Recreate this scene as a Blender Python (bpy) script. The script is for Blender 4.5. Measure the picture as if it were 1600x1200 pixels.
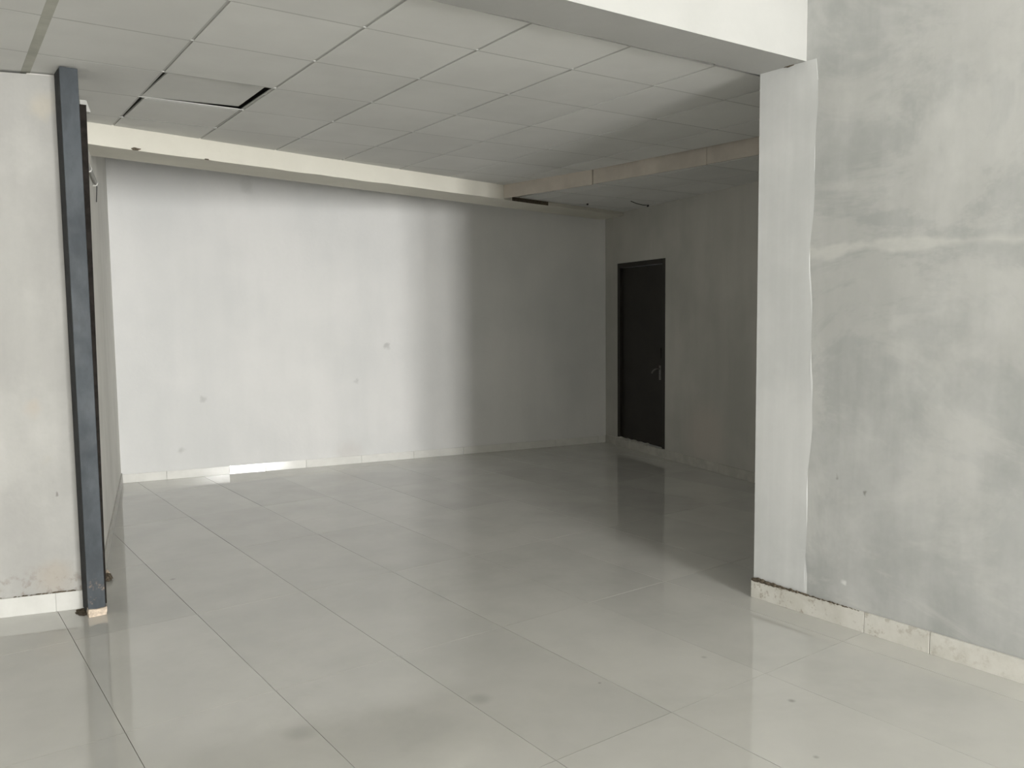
import bpy, bmesh, math, random
from mathutils import Vector, Matrix

# ------------------------------------------------------------------ clear
for o in list(bpy.data.objects):
    bpy.data.objects.remove(o, do_unlink=True)
S = bpy.context.scene
COL = S.collection
random.seed(7)

# ------------------------------------------------------------------ camera
# room frame: +X along the floor tile rows, +Y into the back room, Z up, metres
cam_d = bpy.data.cameras.new('camera')
cam_d.sensor_width = 36.0
cam_d.lens = 1308.6 / 1600.0 * 36.0
cam_d.clip_start = 0.05
cam = bpy.data.objects.new('camera', cam_d)
COL.objects.link(cam)
cr = Vector((0.80645, -0.59120, -0.01122)).normalized()
cw = Vector((0.58851, 0.80433, -0.08198)).normalized()
cu = cr.cross(cw).normalized()
m = Matrix.Identity(4)
for i in range(3):
    m[i][0], m[i][1], m[i][2] = cr[i], cu[i], -cw[i]
m[2][3] = 1.60
cam.matrix_world = m
S.camera = cam

# ------------------------------------------------------------------ world, daylight, exposure
S.view_settings.view_transform = 'Standard'
S.view_settings.look = 'None'
S.view_settings.gamma = 1.0
S.view_settings.use_curve_mapping = False
S.view_settings.exposure = -0.12
S.cycles.max_bounces = 8
S.cycles.diffuse_bounces = 5
S.cycles.glossy_bounces = 4
w = bpy.data.worlds.new('sky')
w.use_nodes = True
w.node_tree.nodes['Background'].inputs[0].default_value = (0.86, 0.93, 1.0, 1)
w.node_tree.nodes['Background'].inputs[1].default_value = 3.0
S.world = w

FRONT_Y = -9.0
OPEN_X0, OPEN_X1, OPEN_Z = 0.12, 2.36, 3.30
MULL_X = 1.28
MULL_W = 0.19
DAY_W = 288.0      # watts per square metre of open doorway
def daylight(x0, x1):
    d = bpy.data.lights.new('doorway_daylight', 'AREA')
    d.shape = 'RECTANGLE'
    d.size = x1 - x0
    d.size_y = OPEN_Z - 0.05
    d.energy = DAY_W * (x1 - x0) * (OPEN_Z - 0.05)
    d.color = (1.0, 0.99, 0.962)
    o = bpy.data.objects.new('doorway_daylight', d)
    COL.objects.link(o)
    o.location = ((x0 + x1) / 2, FRONT_Y - 0.06, OPEN_Z / 2)
    o.rotation_euler = (math.radians(90), 0, 0)    # -Z looks along +Y
daylight(OPEN_X0 + 0.05, MULL_X - MULL_W)
daylight(MULL_X + MULL_W, OPEN_X1 - 0.05)

# ------------------------------------------------------------------ material helpers
class NT:
    def __init__(self, name):
        self.m = bpy.data.materials.new(name)
        self.m.use_nodes = True
        self.t = self.m.node_tree
        self.b = self.t.nodes['Principled BSDF']
    def n(self, typ, **kw):
        nd = self.t.nodes.new(typ)
        for k, v in kw.items():
            setattr(nd, k, v)
        return nd
    def l(self, a, b):
        self.t.links.new(a, b)
    def pos(self):
        return self.n('ShaderNodeNewGeometry').outputs['Position']
    def noise(self, scale=1.0, detail=4, rough=.55, stretch=None, dist=0.0, vec=None):
        nz = self.n('ShaderNodeTexNoise')
        nz.inputs['Scale'].default_value = scale
        nz.inputs['Detail'].default_value = detail
        nz.inputs['Roughness'].default_value = rough
        nz.inputs['Distortion'].default_value = dist
        v = vec if vec is not None else self.pos()
        if stretch:
            mp = self.n('ShaderNodeMapping')
            mp.inputs['Scale'].default_value = stretch
            self.l(v, mp.inputs['Vector'])
            v = mp.outputs[0]
        self.l(v, nz.inputs['Vector'])
        return nz.outputs['Fac']
    def math(self, op, a, b=None, clamp=False):
        nd = self.n('ShaderNodeMath', operation=op)
        nd.use_clamp = clamp
        for i, v in enumerate((a, b)):
            if v is None:
                continue
            if isinstance(v, (int, float)):
                nd.inputs[i].default_value = v
            else:
                self.l(v, nd.inputs[i])
        return nd.outputs[0]
    def rng(self, v, a, b, c=0.0, d=1.0, smooth=True):
        nd = self.n('ShaderNodeMapRange')
        nd.interpolation_type = 'SMOOTHSTEP' if smooth else 'LINEAR'
        self.l(v, nd.inputs['Value'])
        for k, x in zip(('From Min', 'From Max', 'To Min', 'To Max'), (a, b, c, d)):
            nd.inputs[k].default_value = x
        return nd.outputs[0]
    def mix(self, f, a, b):
        nd = self.n('ShaderNodeMix', data_type='RGBA')
        for s, v in ((nd.inputs[0], f), (nd.inputs[6], a), (nd.inputs[7], b)):
            if isinstance(v, tuple):
                s.default_value = (*v, 1)
            elif isinstance(v, (int, float)):
                s.default_value = v
            else:
                self.l(v, s)
        return nd.outputs[2]
    def spot(self, p, r, soft=.5, vec=None):
        nd = self.n('ShaderNodeVectorMath', operation='DISTANCE')
        self.l(vec if vec is not None else self.pos(), nd.inputs[0])
        nd.inputs[1].default_value = p
        return self.rng(nd.outputs['Value'], r, r * (1 - soft), 0, 1)
    def xyz(self):
        s = self.n('ShaderNodeSeparateXYZ')
        self.l(self.pos(), s.inputs[0])
        return s.outputs
    def bump(self, h, strength=.1, dist=.01):
        b = self.n('ShaderNodeBump')
        b.inputs['Strength'].default_value = strength
        b.inputs['Distance'].default_value = dist
        self.l(h, b.inputs['Height'])
        self.l(b.outputs[0], self.b.inputs['Normal'])
    def done(self, col, rough=.8, spec=.3):
        if isinstance(col, tuple):
            self.b.inputs['Base Color'].default_value = (*col, 1)
        else:
            self.l(col, self.b.inputs['Base Color'])
        if isinstance(rough, (int, float)):
            self.b.inputs['Roughness'].default_value = rough
        else:
            self.l(rough, self.b.inputs['Roughness'])
        self.b.inputs['Specular IOR Level'].default_value = spec
        return self.m

def plaster(name, light, dark, blotch=1.1, streak=(2.6, 2.6, .35), spots=(), extra=None, rough=.85, det=3):
    """limewashed plaster: cloudy patches, downward brush streaks, fine grain"""
    t = NT(name)
    cloud = t.rng(t.noise(blotch, det, .62), .34, .66)
    st = t.rng(t.noise(1.6, det, .6, streak), .35, .68)
    fine = t.noise(30, 2, .6)
    f = t.math('ADD', t.math('MULTIPLY', cloud, .65), t.math('MULTIPLY', st, .35))
    f = t.math('ADD', f, t.math('MULTIPLY', t.math('SUBTRACT', fine, .5), .22), True)
    c = t.mix(f, dark, light)
    jit = t.n('ShaderNodeVectorMath', operation='MULTIPLY_ADD')
    nz = t.n('ShaderNodeTexNoise'); nz.inputs['Scale'].default_value = 14
    t.l(t.pos(), nz.inputs['Vector'])
    t.l(nz.outputs['Color'], jit.inputs[0]); jit.inputs[1].default_value = (.08, .08, .08)
    t.l(t.pos(), jit.inputs[2])
    sub = t.n('ShaderNodeVectorMath', operation='SUBTRACT')
    t.l(jit.outputs[0], sub.inputs[0]); sub.inputs[1].default_value = (.04, .04, .04)
    jp = sub.outputs[0]
    for p, r, colr, a in spots:
        c = t.mix(t.math('MULTIPLY', t.spot(p, r, .8, jp), a), c, colr)
    if extra:
        c = extra(t, c, jp)
    t.bump(t.noise(16, 2, .6), .15, .010)
    return t.done(c, rough, .2)

# ------------------------------------------------------------------ mesh helpers
def link(name, me, mat=None, parent=None):
    o = bpy.data.objects.new(name, me)
    COL.objects.link(o)
    if mat is not None and me is not None and len(me.materials) == 0:
        me.materials.append(mat)
    if parent is not None:
        o.parent = parent
    return o
def tag(o, label=None, cat=None, group=None, kind=None):
    if label: o['label'] = label
    if cat: o['category'] = cat
    if group: o['group'] = group
    if kind: o['kind'] = kind
    return o
def empty(name, loc=(0, 0, 0)):
    o = bpy.data.objects.new(name, None)
    o.empty_display_size = .1
    COL.objects.link(o)
    o.location = loc
    return o
def mesh_of(name, bm, smooth=False):
    bmesh.ops.recalc_face_normals(bm, faces=bm.faces[:])
    me = bpy.data.meshes.new(name)
    bm.to_mesh(me)
    bm.free()
    if smooth:
        for p in me.polygons:
            p.use_smooth = True
    return me
def add_prism(bm, poly, z0, z1):
    """poly: xy outline; z0/z1: numbers or per-vertex lists"""
    n = len(poly)
    a = z0 if isinstance(z0, (list, tuple)) else [z0] * n
    b = z1 if isinstance(z1, (list, tuple)) else [z1] * n
    lo = [bm.verts.new((p[0], p[1], a[i])) for i, p in enumerate(poly)]
    hi = [bm.verts.new((p[0], p[1], b[i])) for i, p in enumerate(poly)]
    bm.faces.new(lo[::-1]); bm.faces.new(hi)
    for i in range(n):
        j = (i + 1) % n
        bm.faces.new((lo[i], lo[j], hi[j], hi[i]))
def add_box(bm, x0, x1, y0, y1, z0, z1):
    add_prism(bm, [(x0, y0), (x1, y0), (x1, y1), (x0, y1)], z0, z1)
def strip(p, q, t):
    """footprint of a straight wall p->q, thickness t to the left of p->q"""
    dx, dy = q[0] - p[0], q[1] - p[1]
    L = math.hypot(dx, dy)
    nx, ny = -dy / L * t, dx / L * t
    return [p, q, (q[0] + nx, q[1] + ny), (p[0] + nx, p[1] + ny)]
def along(p, q, s):
    """point s metres from p towards q"""
    L = math.hypot(q[0] - p[0], q[1] - p[1])
    return (p[0] + (q[0] - p[0]) * s / L, p[1] + (q[1] - p[1]) * s / L)
def dist(p, q):
    return math.hypot(q[0] - p[0], q[1] - p[1])
def add_tube(bm, pts, r, n=10):
    rings = []
    for i, p in enumerate(pts):
        p = Vector(p)
        d = (Vector(pts[min(i + 1, len(pts) - 1)]) - Vector(pts[max(i - 1, 0)])).normalized()
        a = d.orthogonal().normalized()
        b = d.cross(a)
        rings.append([bm.verts.new(p + (a * math.cos(2 * math.pi * k / n) + b * math.sin(2 * math.pi * k / n)) * r) for k in range(n)])
    for A, B in zip(rings, rings[1:]):
        for k in range(n):
            bm.faces.new((A[k], A[(k + 1) % n], B[(k + 1) % n], B[k]))
    bm.faces.new(rings[0][::-1]); bm.faces.new(rings[-1])
def bevel_all(bm, w, seg=1):
    bmesh.ops.bevel(bm, geom=bm.edges[:], offset=w, segments=seg, affect='EDGES', profile=.5)
def clip(poly, a, b):
    """keep the part of poly on the left of the line a->b"""
    out = []
    side = lambda p: (b[0] - a[0]) * (p[1] - a[1]) - (b[1] - a[1]) * (p[0] - a[0])
    for i in range(len(poly)):
        p, q = poly[i], poly[(i + 1) % len(poly)]
        sp, sq = side(p), side(q)
        if sp >= 0: out.append(p)
        if (sp > 0 and sq < 0) or (sp < 0 and sq > 0):
            t = sp / (sp - sq)
            out.append((p[0] + (q[0] - p[0]) * t, p[1] + (q[1] - p[1]) * t))
    return out
def area(poly):
    return abs(sum(poly[i][0] * poly[(i + 1) % len(poly)][1] - poly[(i + 1) % len(poly)][0] * poly[i][1] for i in range(len(poly)))) / 2

# ------------------------------------------------------------------ plan of the place
CEIL = 2.90                      # false ceiling
LOW = 2.795                      # lowered strip beside the door wall
SLAB = 3.40                      # structural slab above the false ceiling
HALL = 3.90                      # ceiling of the front hall
RX = 3.82                        # face of the right wall
LW0, LW1 = (-5.0, 6.735), (0.757, 5.093)        # left wall, faces the camera
RT0, RT1 = (0.822, 5.112), (1.690, 8.812)       # left return wall
BK0, BK1 = RT1, (7.085, 7.705)                  # back wall
DW0, DW1 = BK1, (5.90, 2.70)                    # wall with the door
PIL_Y0, PIL_Y1 = 2.59, 2.925
def beam_back(x): return 2.935 - .0378 * (x - 3.806)
def beam_front(x): return 2.646 - .0350 * (x - 3.806)
CB0, CB1 = (1.043, 6.185), (7.15, 7.322)         # cream beam: front face line
CR0, CR1 = (1.165, 6.62), (7.30, 7.802)         # cream beam: rear edge of its underside
FA = [(4.985, 6.97), (5.150, 5.765), (5.262, 4.54), (5.300, 2.95)]   # fascia boards

# ------------------------------------------------------------------ materials
GREY = (.40, .40, .385)
def lw_extra(t, c, jp):
    z = t.xyz()['Z']
    band = t.math('MULTIPLY', t.rng(z, .30, .11), t.rng(t.noise(16, 5, .65), .50, .66))
    return t.mix(t.math('MULTIPLY', band, .6), c, (.22, .18, .14))
M_left = plaster('left_plaster', (.47, .465, .445), (.375, .37, .355), 1.8, (3, 3, .6),
                 spots=[((.568, 5.148, 1.132), .07, (.45, .40, .34), .5),
                        ((.69, 5.11, 2.73), .10, (.50, .46, .38), .5),
                        ((.613, 5.135, .846), .04, (.42, .40, .36), .35),
                        ((.62, 5.13, .19), .14, (.40, .35, .29), .5),
                        ((.650, 5.124, .655), .013, (.2, .19, .18), .8), ((.656, 5.122, .675), .010, (.2, .19, .18), .7)], extra=lw_extra, det=5)
M_return = plaster('return_plaster', (.78, .77, .73), (.68, .67, .63), 1.6, (3, 3, .6))
M_back = plaster('back_plaster', (.85, .845, .835), (.75, .755, .75), .7, (1.3, 1.3, .2),
                 spots=[((2.462, 8.654, .792), .05, (.42, .42, .40), .35),
                        ((2.235, 8.70, .286), .05, (.42, .42, .40), .35),
                        ((4.349, 8.266, 1.28), .05, (.45, .45, .44), .5),
                        ((4.003, 8.337, .906), .04, (.50, .50, .49), .4),
                        ((2.95, 8.55, 2.93), .10, (.52, .52, .50), .35),
                        ((3.9, 8.36, .10), .22, (.60, .54, .50), .25)])
def rw_extra(t, c, jp):
    x = t.xyz()
    # pale putty seam running level along the wall, uneven in width
    off = t.math('MULTIPLY', t.math('SUBTRACT', t.noise(2.4, 3, .5), .5), .16)
    d = t.math('ABSOLUTE', t.math('SUBTRACT', t.math('ADD', x['Z'], off), 1.905))
    wid = t.rng(t.noise(3.4, 3, .5), .35, .7, .0, .04)
    seam = t.rng(t.math('SUBTRACT', d, wid), .02, -.012)
    c = t.mix(t.math('MULTIPLY', seam, .34), c, (.74, .735, .69))
    # trowelled putty patches
    pt = t.rng(t.noise(.9, 6, .7, (1, 1, 1.6), .8), .50, .60)
    c = t.mix(t.math('MULTIPLY', pt, .22), c, (.70, .69, .66))
    return c
M_right = plaster('right_plaster', (.53, .535, .525), (.385, .395, .385), 1.9, (3.4, 3.4, .5),
                  spots=[((3.82, 2.273, .702), .013, (.22, .21, .19), .8),
                         ((3.82, 2.419, .761), .014, (.25, .24, .22), .6),
                         ((3.82, 2.372, .239), .025, (.85, .85, .83), .6),
                         ((3.82, 1.62, .70), .22, (.50, .51, .50), .5)], extra=rw_extra, det=5)
M_pillar = plaster('pillar_plaster', (.67, .675, .67), (.56, .57, .565), 1.3, (5, 5, .25), det=4)
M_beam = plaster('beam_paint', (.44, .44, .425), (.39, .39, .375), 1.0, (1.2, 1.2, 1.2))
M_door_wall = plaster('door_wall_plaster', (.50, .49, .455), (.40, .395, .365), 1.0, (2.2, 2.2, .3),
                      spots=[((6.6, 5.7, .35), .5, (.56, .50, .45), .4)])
M_cream = plaster('cream_paint', (.74, .72, .645), (.65, .63, .56), 1.0, (1.5, 1.5, 1.5))
M_hall = plaster('hall_plaster', (.68, .675, .65), (.60, .595, .57))
M_slab = plaster('raw_concrete', (.20, .20, .19), (.13, .13, .12))

def tile_mat():
    t = NT('glazed_floor_tile')
    oi = t.n('ShaderNodeObjectInfo').outputs['Random']
    cloud = t.rng(t.noise(2.0, 4, .6), .3, .7)
    base = t.mix(cloud, (.545, .54, .51), (.595, .588, .555))
    tone = t.rng(oi, 0, 1, .96, 1.04, False)
    mul = t.n('ShaderNodeVectorMath', operation='SCALE')
    t.l(base, mul.inputs[0]); t.l(tone, mul.inputs['Scale'])
    c = mul.outputs[0]
    smudge = t.math('MULTIPLY', t.rng(t.noise(1.1, 5, .72, (1, 1, 1), .4), .50, .72), .13)
    c = t.mix(smudge, c, (.33, .325, .295))
    for p, r, a in [((2.891, 2.021, 0), .022, .6), ((2.583, 1.70, 0), .016, .5), ((2.947, 2.536, 0), .02, .35),
                    ((1.284, 5.321, 0), .025, .45), ((2.379, 2.63, 0), .011, .6), ((1.169, 3.007, 0), .09, .3),
                    ((1.88, 2.822, 0), .07, .3)]:
        c = t.mix(t.math('MULTIPLY', t.spot(p, r, .9), a), c, (.24, .23, .21))
    dust = t.noise(5, 3, .65)
    rough = t.rng(dust, .3, .75, .025, .075)
    t.bump(t.noise(2.2, 1, .5), .03, .01)
    return t.done(c, rough, .85)
M_tile = tile_mat()
def simple(name, c, rough=.6, spec=.3, var=.08, scale=12, bump=0.0, metal=0.0):
    t = NT(name)
    f = t.rng(t.noise(scale, 5, .6), .3, .7)
    lo = tuple(max(0, x * (1 - var)) for x in c)
    hi = tuple(x * (1 + var) for x in c)
    if bump: t.bump(t.noise(scale * 3, 4, .6), bump, .006)
    t.b.inputs['Metallic'].default_value = metal
    return t.done(t.mix(f, lo, hi), rough, spec)
M_grout = simple('grout', (.24, .225, .20), .9, .1)
M_skirt_white = simple('white_skirting_glaze', (.62, .617, .59), .10, .5, .05, 6)
M_skirt_back = simple('bright_skirting_glaze', (.84, .835, .80), .09, .5, .04, 6)
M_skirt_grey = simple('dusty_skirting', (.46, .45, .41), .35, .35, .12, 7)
def skirt_right():
    t = NT('worn_skirting')
    f = t.rng(t.noise(7, 5, .6), .35, .65)
    c = t.mix(f, (.60, .585, .535), (.69, .675, .63))
    d = t.rng(t.noise(18, 5, .75), .53, .66)
    y = t.xyz()['Y']
    d = t.math('MULTIPLY', d, t.rng(y, 1.6, 2.9, .25, .95))
    c = t.mix(d, c, (.33, .29, .23))
    return t.done(c, .28, .45)
M_skirt_right = skirt_right()
def ceil_mat():
    t = NT('gypsum_ceiling_tile')
    oi = t.n('ShaderNodeObjectInfo').outputs['Random']
    f = t.rng(t.noise(1.4, 5, .6), .35, .65)
    c = t.mix(f, (.66, .66, .64), (.71, .71, .69))
    tone = t.rng(oi, 0, 1, .965, 1.03, False)
    mul = t.n('ShaderNodeVectorMath', operation='SCALE')
    t.l(c, mul.inputs[0]); t.l(tone, mul.inputs['Scale'])
    t.bump(t.noise(120, 3, .6), .12, .003)
    return t.done(mul.outputs[0], .9, .1)
M_ceil = ceil_mat()
M_tee = simple('ceiling_tee_paint', (.47, .47, .45), .6, .3, .05, 4)
M_tee_old = simple('stained_tee_paint', (.44, .44, .39), .7, .2, .12, 5)
M_void = simple('dark_void', (.05, .05, .05), .95, .05)
M_fascia = simple('bare_fascia_board', (.54, .495, .44), .75, .2, .10, 3)
def steel():
    t = NT('blue_grey_steel_paint')
    f = t.rng(t.noise(5, 6, .65, (1, 1, .5)), .38, .66)
    c = t.mix(f, (.040, .048, .056), (.066, .077, .088))
    z = t.xyz()['Z']
    worn = t.math('MULTIPLY', t.rng(t.noise(26, 5, .7), .55, .68), t.rng(z, .28, .06))
    c = t.mix(worn, c, (.30, .22, .16))
    smear = t.math('MULTIPLY', t.rng(t.noise(9, 3, .6, (1, 1, .8)), .56, .66), t.rng(t.math('ABSOLUTE', t.math('SUBTRACT', z, 1.62)), .5, .1))
    c = t.mix(t.math('MULTIPLY', smear, .55), c, (.045, .05, .055))
    t.bump(t.noise(40, 3, .6), .06, .004)
    return t.done(c, t.rng(t.noise(7, 3, .6), .3, .7, .50, .65), .3)
M_steel = steel()
M_steel_shade = simple('shaded_steel', (.035, .037, .040), .75, .2, .25, 18, .2)  # shade of the post's unlit side, put into the web's colour
M_edge_dark = simple('near_black_edge', (.020, .017, .015), .85, .15, .35, 18, .3)  # near-black brownish tone for the rear flange
M_mortar = simple('pale_mortar', (.58, .49, .40), .95, .1, .25, 45, .6)
M_dirt = simple('grey_brown_dirt', (.12, .10, .075), .97, .05, .4, 60, .5)
M_door = simple('dark_brown_door', (.020, .017, .014), .5, .3, .15, 4)
M_frame = simple('dark_door_frame', (.028, .025, .021), .55, .3, .12, 6)
M_handle = simple('dull_steel_handle', (.20, .195, .185), .5, .5, .1, 20, 0, .8)
M_pvc = simple('grey_pvc_conduit', (.36, .355, .335), .45, .4, .06)
M_white = simple('white_plastic', (.80, .79, .76), .4, .4, .04)
M_wire = simple('black_wire', (.03, .03, .03), .6, .3)
M_alu = simple('aluminium_frame', (.55, .55, .54), .4, .5, .05, 10, 0, .6)
M_outside = simple('outside_paving', (.42, .40, .37), .9, .1)

# ================================================================== STRUCTURE
# ---- floor: screed with separate glazed tiles
bm = bmesh.new()
add_box(bm, -5.3, 8.2, FRONT_Y - .3, 9.6, -.16, -.004)
floor = tag(link('floor', mesh_of('floor', bm), M_grout), 'polished grey floor laid with large rectangular tiles', 'floor', kind='structure')
bm = bmesh.new()
add_box(bm, -5.3, RX + .24, FRONT_Y - .3, 2.252 - 1.172 * 3, -.003, 0)
tag(link('floor_hall', mesh_of('floor_hall', bm), M_tile), 'pale polished floor of the front hall by the doorway', 'floor', kind='structure')
TA, TB = .600, 1.172
bm = bmesh.new()
add_box(bm, -TA / 2 + .0013, TA / 2 - .0013, -TB / 2 + .0013, TB / 2 - .0013, -.012, 0)
tile_me = mesh_of('floor_tile', bm); tile_me.materials.append(M_tile)
def inside_room(x, y):
    # keep only tiles that lie in the hall or the back room
    if y < FRONT_Y - .7 or y > 9.3 or x < -5.4: return False
    if y < -.7: return False
    if y < 2.3: return x < RX + .35
    if y < 5.0: return x < 7.0
    return x > .2 + (y - 5.2) * .235 - .5 and x < 7.6 or (y < 7.0 and x <= .9 and y < 5.2 + (.7 - x) * .3 + .8)
for i in range(-9, 13):
    for j in range(-5, 7):
        cx, cy = .625 + TA * (i - .5) + .6, 2.252 + TB * (j - .5)
        if inside_room(cx, cy):
            o = link('floor_tile', tile_me, None, floor)
            o.location = (cx, cy, random.uniform(-.0006, .0004))

# ---- front beam over the opening, right wall, pillar
def wall(name, parts, mat, label, cat='wall'):
    bm = bmesh.new()
    for poly, z0, z1 in parts:
        add_prism(bm, poly, z0, z1)
    return tag(link(name, mesh_of(name, bm), mat), label, cat, kind='structure')
rect = lambda x0, x1, y0, y1: [(x0, y0), (x1, y0), (x1, y1), (x0, y1)]
wall('wall_right', [(rect(RX, RX + .24, FRONT_Y - .2, PIL_Y0 + .04), -.02, HALL),
                    (rect(RX, RX + .24, PIL_Y0 + .04, PIL_Y1 - .02), 2.874, HALL)], M_right,
     'grey unpainted plaster wall on the right with a pale putty seam')
bm = bmesh.new()
# plaster pillar: slightly proud, hand-trowelled faces
nz_, ny_ = 26, 6
def pil_face(u, v):
    z = v * 2.873
    return (RX - .006 * (1 - u) - .0016, PIL_Y1 + (PIL_Y0 - PIL_Y1) * u + (.012 * math.sin(z * 4.3) + .008 * math.sin(z * 11)) * (u == 1), z)
g = [[bm.verts.new(pil_face(a / ny_, b / nz_)) for a in range(ny_ + 1)] for b in range(nz_ + 1)]
for b in range(nz_):
    for a in range(ny_):
        bm.faces.new((g[b][a], g[b][a + 1], g[b + 1][a + 1], g[b + 1][a]))
bk = [[bm.verts.new((RX + .24 if k == 0 else RX + .02, PIL_Y1 if k == 0 else PIL_Y0 + .001, b / nz_ * 2.873)) for k in (0, 1)] for b in (0, nz_)]
bm.faces.new([bk[0][0], bk[1][0]] + [g[b][0] for b in range(nz_, -1, -1)])
bm.faces.new([bk[0][1], bk[1][1]] + [g[b][ny_] for b in range(nz_, -1, -1)])
bm.faces.new([bk[1][0], bk[1][1]] + [g[nz_][a] for a in range(ny_, -1, -1)])
bm.faces.new([bk[0][0], bk[0][1]] + [g[0][a] for a in range(ny_, -1, -1)])
bm.faces.new((bk[0][0], bk[0][1], bk[1][1], bk[1][0]))
tag(link('pillar', mesh_of('pillar', bm), M_pillar), 'pale plastered pillar at the end of the right wall under the beam', 'pillar', kind='structure')
bm = bmesh.new()
XL = -5.2
n = 40
# underside arris is hand plastered: tiny waver on the rear lower edge
xs = [XL + (RX + .02 - XL) * k / n for k in range(n + 1)]
low_r = [bm.verts.new((x, beam_back(x) + random.uniform(-.004, .004), 2.873 + random.uniform(-.003, .003))) for x in xs]
low_f = [bm.verts.new((x, beam_front(x), 2.873)) for x in xs]
up_r = [bm.verts.new((x, beam_back(x), HALL)) for x in xs]
up_f = [bm.verts.new((x, beam_front(x), HALL)) for x in xs]
for k in range(n):
    for A, B in ((low_f, low_r), (low_r, up_r), (up_r, up_f), (up_f, low_f)):
        bm.faces.new((A[k], A[k + 1], B[k + 1], B[k]))
for k in (0, n):
    bm.faces.new((low_f[k], low_r[k], up_r[k], up_f[k]))
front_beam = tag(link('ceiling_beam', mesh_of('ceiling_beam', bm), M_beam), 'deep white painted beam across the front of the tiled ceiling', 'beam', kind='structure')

# ---- other walls
wall('wall_left', [(strip(LW1, LW0, -.20), -.02, CEIL - .012)], M_left, 'off-white stained plaster wall behind the steel post at far left')
wall('wall_left_return', [(strip(RT0, RT1, .20), -.02, SLAB)], M_return, 'narrow grey side wall running back from the steel post')
wall('wall_back', [(strip(along(BK0, BK1, -.2), along(BK0, BK1, dist(BK0, BK1) + .16), .20), -.02, SLAB)], M_back, 'wide white limewashed back wall with grey smudges')
DL = dist(DW0, DW1)
D_S0, D_S1, D_Z0, D_Z1 = .295, 1.325, .10, 2.20      # door opening along the wall
seg = lambda s0, s1, t=.16: strip(along(DW0, DW1, s0), along(DW0, DW1, s1), t)
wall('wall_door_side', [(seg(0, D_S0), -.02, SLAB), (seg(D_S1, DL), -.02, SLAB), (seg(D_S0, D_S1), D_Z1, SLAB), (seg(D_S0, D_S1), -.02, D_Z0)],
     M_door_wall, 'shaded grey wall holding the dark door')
wall('wall_partition', [(rect(RX + .24, 6.3, 2.66, PIL_Y1 - .03), -.02, SLAB)], M_hall, 'hidden rear face of the wall behind the pillar')
wall('wall_hall_left', [(rect(-5.3, -5.0, FRONT_Y - .2, 7.0), -.02, HALL)], M_hall, 'plain end wall of the front hall')
wall('wall_front', [(rect(-5.3, OPEN_X0, FRONT_Y - .2, FRONT_Y), -.02, HALL), (rect(OPEN_X1, RX + .24, FRONT_Y - .2, FRONT_Y), -.02, HALL),
                    (rect(OPEN_X0, OPEN_X1, FRONT_Y - .2, FRONT_Y), OPEN_Z, HALL)], M_hall, 'front wall of the shop with the street doorway')
wall('ceiling_hall', [(rect(-5.3, RX + .24, FRONT_Y - .2, 3.4), HALL, HALL + .1)], M_hall, 'plain high ceiling over the front hall', 'ceiling')
wall('ceiling_slab', [(rect(-5.3, 8.2, 2.95, 9.6), SLAB, SLAB + .12)], M_slab, 'dark concrete slab above the suspended ceiling', 'ceiling')
wall('ground_outside', [(rect(-8, 10, -24, FRONT_Y - .3), -.2, -.03)], M_outside, 'pale paving outside the doorway', 'ground')
# doorway frame with a mullion
d2 = tag(empty('door_2', (2.0, FRONT_Y - .1, 0)), 'aluminium framed street doorway behind the viewer', 'doorway', kind='structure')
def child_box(name, x0, x1, y0, y1, z0, z1, mat, par, bev=0):
    bm = bmesh.new()
    add_box(bm, x0, x1, y0, y1, z0, z1)
    if bev: bevel_all(bm, bev)
    o = link(name, mesh_of(name, bm), mat, par)
    o.location = -Vector(par.location)
    return o
for x0, x1 in ((OPEN_X0, OPEN_X0 + .05), (MULL_X - MULL_W, MULL_X + MULL_W), (OPEN_X1 - .05, OPEN_X1)):
    child_box('frame_post', x0, x1, FRONT_Y - .12, FRONT_Y - .02, 0, OPEN_Z - .05, M_alu, d2, .004)
child_box('frame_head', OPEN_X0, OPEN_X1, FRONT_Y - .12, FRONT_Y - .02, OPEN_Z - .05, OPEN_Z, M_alu, d2, .004)

# ---- cream painted beam in front of the back wall
bm = bmesh.new()
n = 44
def lerp(p, q, t): return (p[0] + (q[0] - p[0]) * t, p[1] + (q[1] - p[1]) * t)
ZB = 2.757
fl, fu, rl, ru = [], [], [], []
for k in range(n + 1):
    t = k / n
    a = lerp(CB0, CB1, t); b = lerp(CR0, CR1, t)
    fl.append(bm.verts.new((a[0], a[1] + random.uniform(-.004, .004), ZB + random.uniform(-.003, .004))))
    fu.append(bm.verts.new((a[0], a[1], SLAB)))
    rl.append(bm.verts.new((b[0], b[1], ZB)))
    ru.append(bm.verts.new((b[0], b[1], SLAB)))
for k in range(n):
    for A, B in ((fl, rl), (rl, ru), (ru, fu), (fu, fl)):
        bm.faces.new((A[k], A[k + 1], B[k + 1], B[k]))
for k in (0, n):
    bm.faces.new((fl[k], rl[k], ru[k], fu[k]))
cream = tag(link('cream_beam', mesh_of('cream_beam', bm), M_cream), 'cream painted beam along the top of the white back wall', 'beam', kind='structure')
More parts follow.
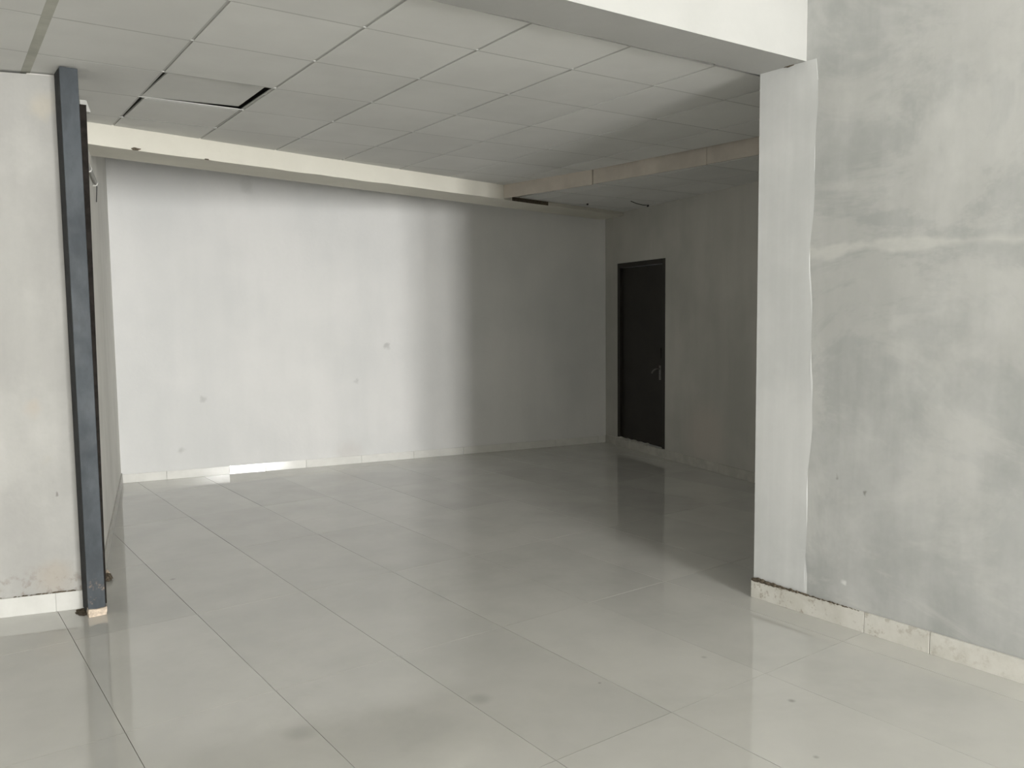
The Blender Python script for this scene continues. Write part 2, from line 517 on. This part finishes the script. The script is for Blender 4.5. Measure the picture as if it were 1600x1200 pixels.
# chipped hole and thin dark strip on the lower edge
def crumb(name, c, r, mat, par=None, sq=(1, 1, 1), seed=0, sub=2):
    rnd = random.Random(seed)
    bm = bmesh.new()
    bmesh.ops.create_icosphere(bm, subdivisions=sub, radius=1)
    for v in bm.verts:
        k = 1 + rnd.uniform(-.28, .28)
        v.co = Vector((v.co.x * sq[0], v.co.y * sq[1], v.co.z * sq[2])) * r * k
    o = link(name, mesh_of(name, bm), mat, par)
    o.location = c
    return o
crumb('chipped_notch', (3.812, 2.745, 2.873), .012, M_dirt, front_beam, (.5, 2.6, .5), 2)
crumb('chipped_hole', (1.394, 6.245, 2.765), .018, M_dirt, cream, (1.6, .4, .55), 3)
crumb('chipped_hole', (1.897, 6.342, 2.760), .008, M_dirt, cream, (2.0, .5, .6), 4)
sd0, sd1 = lerp(CB0, CB1, .665), lerp(CB0, CB1, .755)
bm = bmesh.new()
add_prism(bm, strip(sd1, sd0, .004), ZB - .002, LOW - .002)
link('dark_strip', mesh_of('dark_strip', bm), M_dirt, cream)

# ---- suspended ceiling: separate tiles on a grid of tee bars
ceil = tag(empty('ceiling', (0, 0, CEIL)), 'suspended ceiling of square grey tiles on a tee grid', 'ceiling', kind='structure')
G = .600
cr_ = math.radians(-1.524)
AX = (math.cos(cr_), math.sin(cr_)); BX = (-math.sin(cr_), math.cos(cr_))
O0 = (.579, 3.564)
def gp(i, j): return (O0[0] + G * (i * AX[0] + j * BX[0]), O0[1] + G * (i * AX[1] + j * BX[1]))
BB0, BB1 = (XL, beam_back(XL)), (RX, beam_back(RX))
def clip_main(poly):
    poly = clip(poly, (BB0[0], BB0[1] + .002), (BB1[0] + 3, BB1[1] + .002))   # behind the front beam
    if len(poly) > 2: poly = clip(poly, (CB1[0], CB1[1] - .002), (CB0[0], CB0[1] - .002))  # before the cream beam
    if len(poly) > 2: poly = clip(poly, (FA[3][0] - .004, FA[3][1]), (FA[1][0] - .004, FA[1][1]))
    if len(poly) > 2: poly = clip(poly, (FA[1][0] - .004, FA[1][1]), (FA[0][0] - .004, FA[0][1]))
    return poly
def clip_low(poly):
    poly = clip(poly, (0, PIL_Y1 + .0), (10, PIL_Y1 + .0))
    if len(poly) > 2: poly = clip(poly, (CB1[0], CB1[1] - .002), (CB0[0], CB0[1] - .002))
    if len(poly) > 2: poly = clip(poly, (FA[0][0] + .016, FA[0][1]), (FA[2][0] + .016, FA[2][1]))
    if len(poly) > 2: poly = clip(poly, (FA[2][0] + .016, FA[2][1]), (FA[3][0] + .016, FA[3][1]))
    if len(poly) > 2: poly = clip(poly, DW1, DW0)
    return poly
def ccw(poly):
    a = sum(poly[i][0] * poly[(i + 1) % len(poly)][1] - poly[(i + 1) % len(poly)][0] * poly[i][1] for i in range(len(poly)))
    return poly if a > 0 else poly[::-1]
def panel(name, poly, z0, z1, mat, par):
    """a flat piece with its origin at its own centre"""
    cx = sum(p[0] for p in poly) / len(poly); cy = sum(p[1] for p in poly) / len(poly)
    bm = bmesh.new()
    add_prism(bm, [(p[0] - cx, p[1] - cy) for p in poly], 0, z1 - z0)
    o = link(name, mesh_of(name, bm), mat, par)
    o.location = Vector((cx, cy, z0)) - Vector(par.location)
    return o
HB = .0062       # half width of a tee bar
GAP = .0022
for i in range(-5, 9):
    for j in range(-3, 7):
        a, b, c_, d = gp(i, j), gp(i + 1, j), gp(i + 1, j + 1), gp(i, j + 1)
        e = (HB + GAP) / G
        ej = (HB + .0002) / G
        q = [gp(i + e, j + ej), gp(i + 1 - e, j + ej), gp(i + 1 - e, j + 1 - ej), gp(i + e, j + 1 - ej)]
        if (i, j) == (1, 2):
            # this tile has slipped: its right edge is tipped up into the void
            q = [gp(1.05, 2.012), gp(1.950, 2.012), gp(1.958, 2.990), gp(1.012, 2.990)]
            o = panel('ceiling_tile', q, CEIL, CEIL + .010, M_ceil, ceil)
            o['label'] = 'slipped ceiling tile tipped up along one edge'
            o.location.z += .012
            o.rotation_euler = Matrix.Rotation(math.radians(-1.6), 3, Vector((BX[0], BX[1], 0))).to_euler()
            continue
        if (i, j) == (1, 3):
            q = [gp(1.05, 3.03), gp(1.975, 3.03), gp(1.975, 3.97), gp(1.03, 3.97)]
        q = clip_main(q)
        if len(q) > 2 and area(q) > .004:
            panel('ceiling_tile', ccw(q), CEIL + random.uniform(-.0001, .0003), CEIL + .012, M_ceil, ceil)
for i in range(-5, 10):
    h = HB / G if i != 0 else .021 / G
    q = clip_main([gp(i - h, -4), gp(i + h, -4), gp(i + h, 8), gp(i - h, 8)])
    if len(q) > 2: panel('tee_bar', ccw(q), CEIL - .001 if i == 0 else CEIL + .005, CEIL + .010, M_tee_old if i == 0 else M_tee, ceil)
for j in range(-3, 8):
    h = HB / G
    q = clip_main([gp(-5, j - h), gp(9.5, j - h), gp(9.5, j + h), gp(-5, j + h)])
    if len(q) > 2: panel('tee_bar', ccw(q), CEIL + .0002, CEIL + .0048, M_tee, ceil)
# lowered strip next to the door wall
low = tag(empty('ceiling_low', (5.8, 5.0, LOW)), 'shaded lowered strip of ceiling tiles beside the door wall', 'ceiling', kind='structure')
for i in range(7, 12):
    for j in range(-2, 8):
        e = (HB + GAP) / G
        q = clip_low([gp(i + e, j + e), gp(i + 1 - e, j + e), gp(i + 1 - e, j + 1 - e), gp(i + e, j + 1 - e)])
        if len(q) > 2 and area(q) > .004:
            panel('ceiling_tile', ccw(q), LOW + random.uniform(-.0001, .0003), LOW + .012, M_ceil, low)
for i in range(8, 12):
    q = clip_low([gp(i - HB / G, -4), gp(i + HB / G, -4), gp(i + HB / G, 9), gp(i - HB / G, 9)])
    if len(q) > 2: panel('tee_bar', ccw(q), LOW + .005, LOW + .010, M_tee, low)
for j in range(-2, 8):
    q = clip_low([gp(6, j - HB / G), gp(13, j - HB / G), gp(13, j + HB / G), gp(6, j + HB / G)])
    if len(q) > 2: panel('tee_bar', ccw(q), LOW + .0008, LOW + .0045, M_tee, low)
# fascia boards closing the step between the two ceiling levels
fas = tag(empty('ceiling_fascia', (FA[0][0], FA[0][1], 2.772)), 'pinkish bare fascia boards closing the step in the ceiling', 'fascia', kind='structure')
for k, (p, q, off, zb) in enumerate(((FA[0], FA[1], -.006, 2.768), (FA[1], FA[2], .0, 2.774), (FA[2], FA[3], -.003, 2.776))):
    a, b = along(p, q, .003), along(p, q, dist(p, q) - .003)
    poly = [(v[0] + off, v[1]) for v in strip(a, b, .012)]
    panel('fascia_board', ccw(poly), zb, CEIL + .02, M_fascia, fas)

# ---- skirting tiles
def skirting(name, p, q, t, h, mat, label, lens, gap=.0022, leaning={}):
    root = tag(empty(name, (p[0], p[1], 0)), label, 'skirting', kind='structure')
    s, L, k = 0.0, dist(p, q), 0
    while s < L - .01:
        e = min(L, s + lens[k % len(lens)])
        poly = strip(along(p, q, s + gap / 2), along(p, q, e - gap / 2), t)
        cx = sum(v[0] for v in poly) / 4; cy = sum(v[1] for v in poly) / 4
        bm = bmesh.new()
        add_prism(bm, [(v[0] - cx, v[1] - cy) for v in poly], 0, h)
        bevel_all(bm, .0015)
        if k in leaning:      # set a little out of plumb: the top leans back into the plaster
            for v in bm.verts:
                if v.co.z > h / 2:
                    v.co.x += -(q[1] - p[1]) / L * leaning[k]
                    v.co.y += (q[0] - p[0]) / L * leaning[k]
        o = link('skirting_tile', mesh_of('skirting_tile', bm), mat, root)
        o.location = Vector((cx, cy, 0)) - Vector(root.location)
        s = e; k += 1
    return root
skirting('baseboard_right', (RX - .002, PIL_Y1 + .012), (RX - .002, FRONT_Y + .01), -.016, .104, M_skirt_right,
         'worn cream skirting tiles along the right wall and pillar', [.687, .33, .60, .60, .60, .60])
skirting('baseboard_left', LW1, LW0, -.012 * -1, .104, M_skirt_white, 'clean white skirting tiles under the stained left wall', [.14, .6, .6], .0009)
skirting('baseboard_left_return', along(RT0, RT1, .50), along(RT0, RT1, dist(RT0, RT1) - .012), -.012, .10, M_skirt_grey, 'dusty grey skirting on the narrow side wall', [.6])
skirting('baseboard_back', along(BK0, BK1, .012), along(BK0, BK1, dist(BK0, BK1) - .012), -.012, .085, M_skirt_back, 'glossy white skirting tiles along the back wall', [.40, .60, .36, .42, .6, .6, .6, .6, .6, .6], leaning={2: .010, 3: .0065})
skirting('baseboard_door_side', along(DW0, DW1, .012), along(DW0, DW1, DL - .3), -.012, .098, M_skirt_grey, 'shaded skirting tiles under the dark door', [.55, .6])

# ================================================================== THINGS
# ---- dark door
dp0 = along(DW0, DW1, D_S0)
d1 = tag(empty('door_1', (dp0[0], dp0[1], D_Z0)), 'dark brown closed door in the shaded wall', 'door', kind='structure')
def door_piece(name, s0, s1, t0, t1, z0, z1, mat, par=d1, bev=.003):
    a, b = along(DW0, DW1, s0), along(DW0, DW1, s1)
    ux, uy = (DW1[0] - DW0[0]) / DL, (DW1[1] - DW0[1]) / DL
    nx, ny = -uy, ux
    poly = [(a[0] + nx * t0, a[1] + ny * t0), (b[0] + nx * t0, b[1] + ny * t0), (b[0] + nx * t1, b[1] + ny * t1), (a[0] + nx * t1, a[1] + ny * t1)]
    off = Vector(d1.location)
    bm = bmesh.new()
    add_prism(bm, [(v[0] - off.x, v[1] - off.y) for v in poly], z0 - off.z, z1 - off.z)
    if bev: bevel_all(bm, bev)
    return link(name, mesh_of(name, bm), mat, par)
FWD = .055
door_piece('frame_post', D_S0, D_S0 + FWD, -.004, .09, D_Z0, D_Z1, M_frame)
door_piece('frame_post', D_S1 - FWD, D_S1, -.004, .09, D_Z0, D_Z1, M_frame)
door_piece('frame_head', D_S0 + FWD, D_S1 - FWD, -.004, .09, D_Z1 - FWD, D_Z1, M_frame)
leaf = door_piece('door_leaf', D_S0 + FWD + .003, D_S1 - FWD - .003, .028, .066, D_Z0 + .006, D_Z1 - FWD - .003, M_door)
hs = D_S1 - FWD - .085
plate = door_piece('handle_plate', hs - .018, hs + .018, .022, .030, .86, 1.02, M_handle, leaf, .002)
bm = bmesh.new()
ux, uy = (DW1[0] - DW0[0]) / DL, (DW1[1] - DW0[1]) / DL
def dpt(s, t, z):
    a = along(DW0, DW1, s)
    return (a[0] - uy * t - d1.location.x, a[1] + ux * t - d1.location.y, z - d1.location.z)
add_tube(bm, [dpt(hs, .026, .985), dpt(hs, -.015, .985), dpt(hs - .012, -.024, .983), dpt(hs - .05, -.026, .965), dpt(hs - .085, -.024, .935)], .009, 8)
link('door_lever', mesh_of('door_lever', bm, True), M_handle, leaf)
door_piece('latch', hs + .005, hs + .022, .018, .030, 1.10, 1.22, M_frame, leaf, .002)
# broken mortar sill under the door
for k in range(7):
    s = D_S0 + .06 + k * .145
    a = along(DW0, DW1, s)
    o = crumb('sill_mortar', (a[0] - uy * .01 - d1.location.x, a[1] + ux * .01 - d1.location.y, .002), .03, M_skirt_grey, d1, (1.6, 1.6, .45 if k < 5 else .15), 20 + k)

# ---- steel post
CX0, CX1, CY = .744, .830, 4.905
post = tag(empty('steel_post', (.787, 5.0, 0)), 'blue-grey painted steel post standing against the end of the left wall', 'post')
def pc(name, bm, mat):
    o = link(name, mesh_of(name, bm), mat, post)
    o.location = -Vector(post.location)
    return o
bm = bmesh.new()
add_box(bm, CX0, CX1, CY, CY + .010, .040, CEIL - .006)
bevel_all(bm, .0025, 2)
pc('front_flange', bm, M_steel)
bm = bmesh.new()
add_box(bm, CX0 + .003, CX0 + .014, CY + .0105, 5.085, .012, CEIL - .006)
pc('web', bm, M_steel_shade)
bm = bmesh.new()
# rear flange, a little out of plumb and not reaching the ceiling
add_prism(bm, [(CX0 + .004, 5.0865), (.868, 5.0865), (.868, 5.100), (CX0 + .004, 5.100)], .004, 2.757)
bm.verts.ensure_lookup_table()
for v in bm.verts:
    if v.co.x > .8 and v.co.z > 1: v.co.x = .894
pc('rear_flange', bm, M_edge_dark)
bm = bmesh.new()
add_box(bm, CX0 + .001, CX1 + .004, CY - .008, CY + .05, .001, .044)
bmesh.ops.subdivide_edges(bm, edges=bm.edges[:], cuts=3, use_grid_fill=True)
rnd = random.Random(5)
for v in bm.verts:
    if v.co.z > .01:
        v.co += Vector((rnd.uniform(-.002, .002), rnd.uniform(-.003, .002), rnd.uniform(-.004, .003)))
pc('mortar_base', bm, M_mortar)

# ---- conduit on the side wall
ux2, uy2 = (RT1[0] - RT0[0]) / dist(RT0, RT1), (RT1[1] - RT0[1]) / dist(RT0, RT1)
def rp(s, off, z):      # point on the return wall, off metres into the room
    a = along(RT0, RT1, s)
    return (a[0] + uy2 * off, a[1] - ux2 * off, z)
con = tag(empty('conduit_pipe', rp(.30, 0, 2.58)), 'grey conduit pipe clipped high on the narrow side wall', 'pipe')
off = Vector(con.location)
def rel(p): return tuple(Vector(p) - off)
bm = bmesh.new()
add_tube(bm, [rel(rp(.28, .018, 2.572)), rel(rp(1.66, .018, 2.582))], .0125, 12)
link('pipe', mesh_of('pipe', bm, True), M_pvc, con)
for s in (1.00, 1.62):
    bm = bmesh.new()
    add_tube(bm, [rel(rp(s, .0, 2.602)), rel(rp(s, .024, 2.598)), rel(rp(s, .034, 2.580)), rel(rp(s, .024, 2.562)), rel(rp(s, .0, 2.557))], .005, 6)
    link('pipe_clip', mesh_of('pipe_clip', bm, True), M_white, con)
bm = bmesh.new()
add_tube(bm, [rel(rp(1.66, .02, 2.582)), rel(rp(1.675, .022, 2.56)), rel(rp(1.675, .018, 2.50)), rel(rp(1.68, .014, 2.45))], .003, 6)
link('hanging_wire', mesh_of('hanging_wire', bm, True), M_wire, con)

# ---- small white bracket under the ceiling beside the post
br = tag(empty('ceiling_bracket', (.938, 5.50, 2.842)), 'small white bracket under the ceiling beside the steel post', 'bracket')
bm = bmesh.new()
add_prism(bm, [(-.005, -.004), (.050, -.004), (.050, .0), (-.005, .0)], -.03, .034)
for v in bm.verts:
    if v.co.x > .04 and v.co.z > 0: v.co.x -= .02
link('plate', mesh_of('plate', bm), M_tee, br)
bm = bmesh.new()
add_box(bm, -.005, .048, -.0, .05, -.03, -.026)
link('foot', mesh_of('foot', bm), M_tee, br)

# ---- wire stub and hook at the lowered ceiling
wr = empty('loose_wire', (6.37, 6.53, LOW - .004))
tag(wr, 'short loose black wire hanging from the lowered ceiling above the door', 'wire')
bm = bmesh.new()
add_tube(bm, [(0, 0, .002), (.10, .03, -.010), (.25, .08, -.012), (.36, .105, -.008)], .004, 6)
link('wire', mesh_of('wire', bm, True), M_wire, wr)
crumb('knot', (.362, .106, -.010), .013, M_wire, wr, seed=9)
hk = crumb('ceiling_screw', (6.109, 6.928, LOW - .008), .012, M_wire, None, (1, 1, .8), 11)
tag(hk, 'single dark screw head in the lowered ceiling strip', 'screw')

# ---- rubble and crumbled mortar
dw = crumb('floor_dirt', (.735, 5.02, .002), .06, M_dirt, None, (.6, 1.0, .04), 31, 3)
tag(dw, 'flat dark dirt on the floor between white skirting and steel post', 'dirt')
cl = crumb('mortar_lump', (.958, 5.56, .016), .036, M_dirt, None, (.8, 1.3, .55), 15, 3)
tag(cl, 'dark brown lump of rubble on the floor behind the steel post', 'rubble')
cl2 = crumb('rubble_piece', (.972, 5.68, .014), .028, M_mortar, None, (.7, 1.4, .6), 16, 3)
tag(cl2, 'pale mortar piece lying behind the dark rubble lump', 'rubble')
# crumbled mortar bed on top of the right skirting, nearest the pillar edge
rnd = random.Random(21)
bm = bmesh.new()
y = PIL_Y1 - .004
while y > 2.28:
    k = (y - 2.28) / .64
    r = rnd.uniform(.003, .008) * (.4 + 1.5 * k)
    mt = Matrix.Translation((RX - .014 + rnd.uniform(-.004, .002), y, .104 + rnd.uniform(-.002, .006) * k)) @ Matrix.Diagonal((rnd.uniform(.6, 1), rnd.uniform(1, 2.2), rnd.uniform(.5, 1.1), 1))
    bmesh.ops.create_icosphere(bm, subdivisions=1, radius=r, matrix=mt)
    y -= rnd.uniform(.003, .008)
tag(link('crumbled_mortar', mesh_of('crumbled_mortar', bm), M_dirt), 'crumbled brown mortar along the top of the right skirting', 'mortar', kind='stuff')
bm = bmesh.new()
for k in range(46):
    s = abs(rnd.gauss(0, .32))
    if s > 1.0: continue
    a = along(LW1, LW0, s + .01)
    r = rnd.uniform(.002, .006)
    mt = Matrix.Translation((a[0] - .003, a[1] - .006, .1045 + rnd.uniform(0, .004))) @ Matrix.Diagonal((rnd.uniform(1, 3), .6, .7, 1))
    bmesh.ops.create_icosphere(bm, subdivisions=1, radius=r, matrix=mt)
tag(link('crumbled_plaster', mesh_of('crumbled_plaster', bm), M_dirt), 'crumbled plaster bits along the top of the white left skirting', 'plaster', kind='stuff')
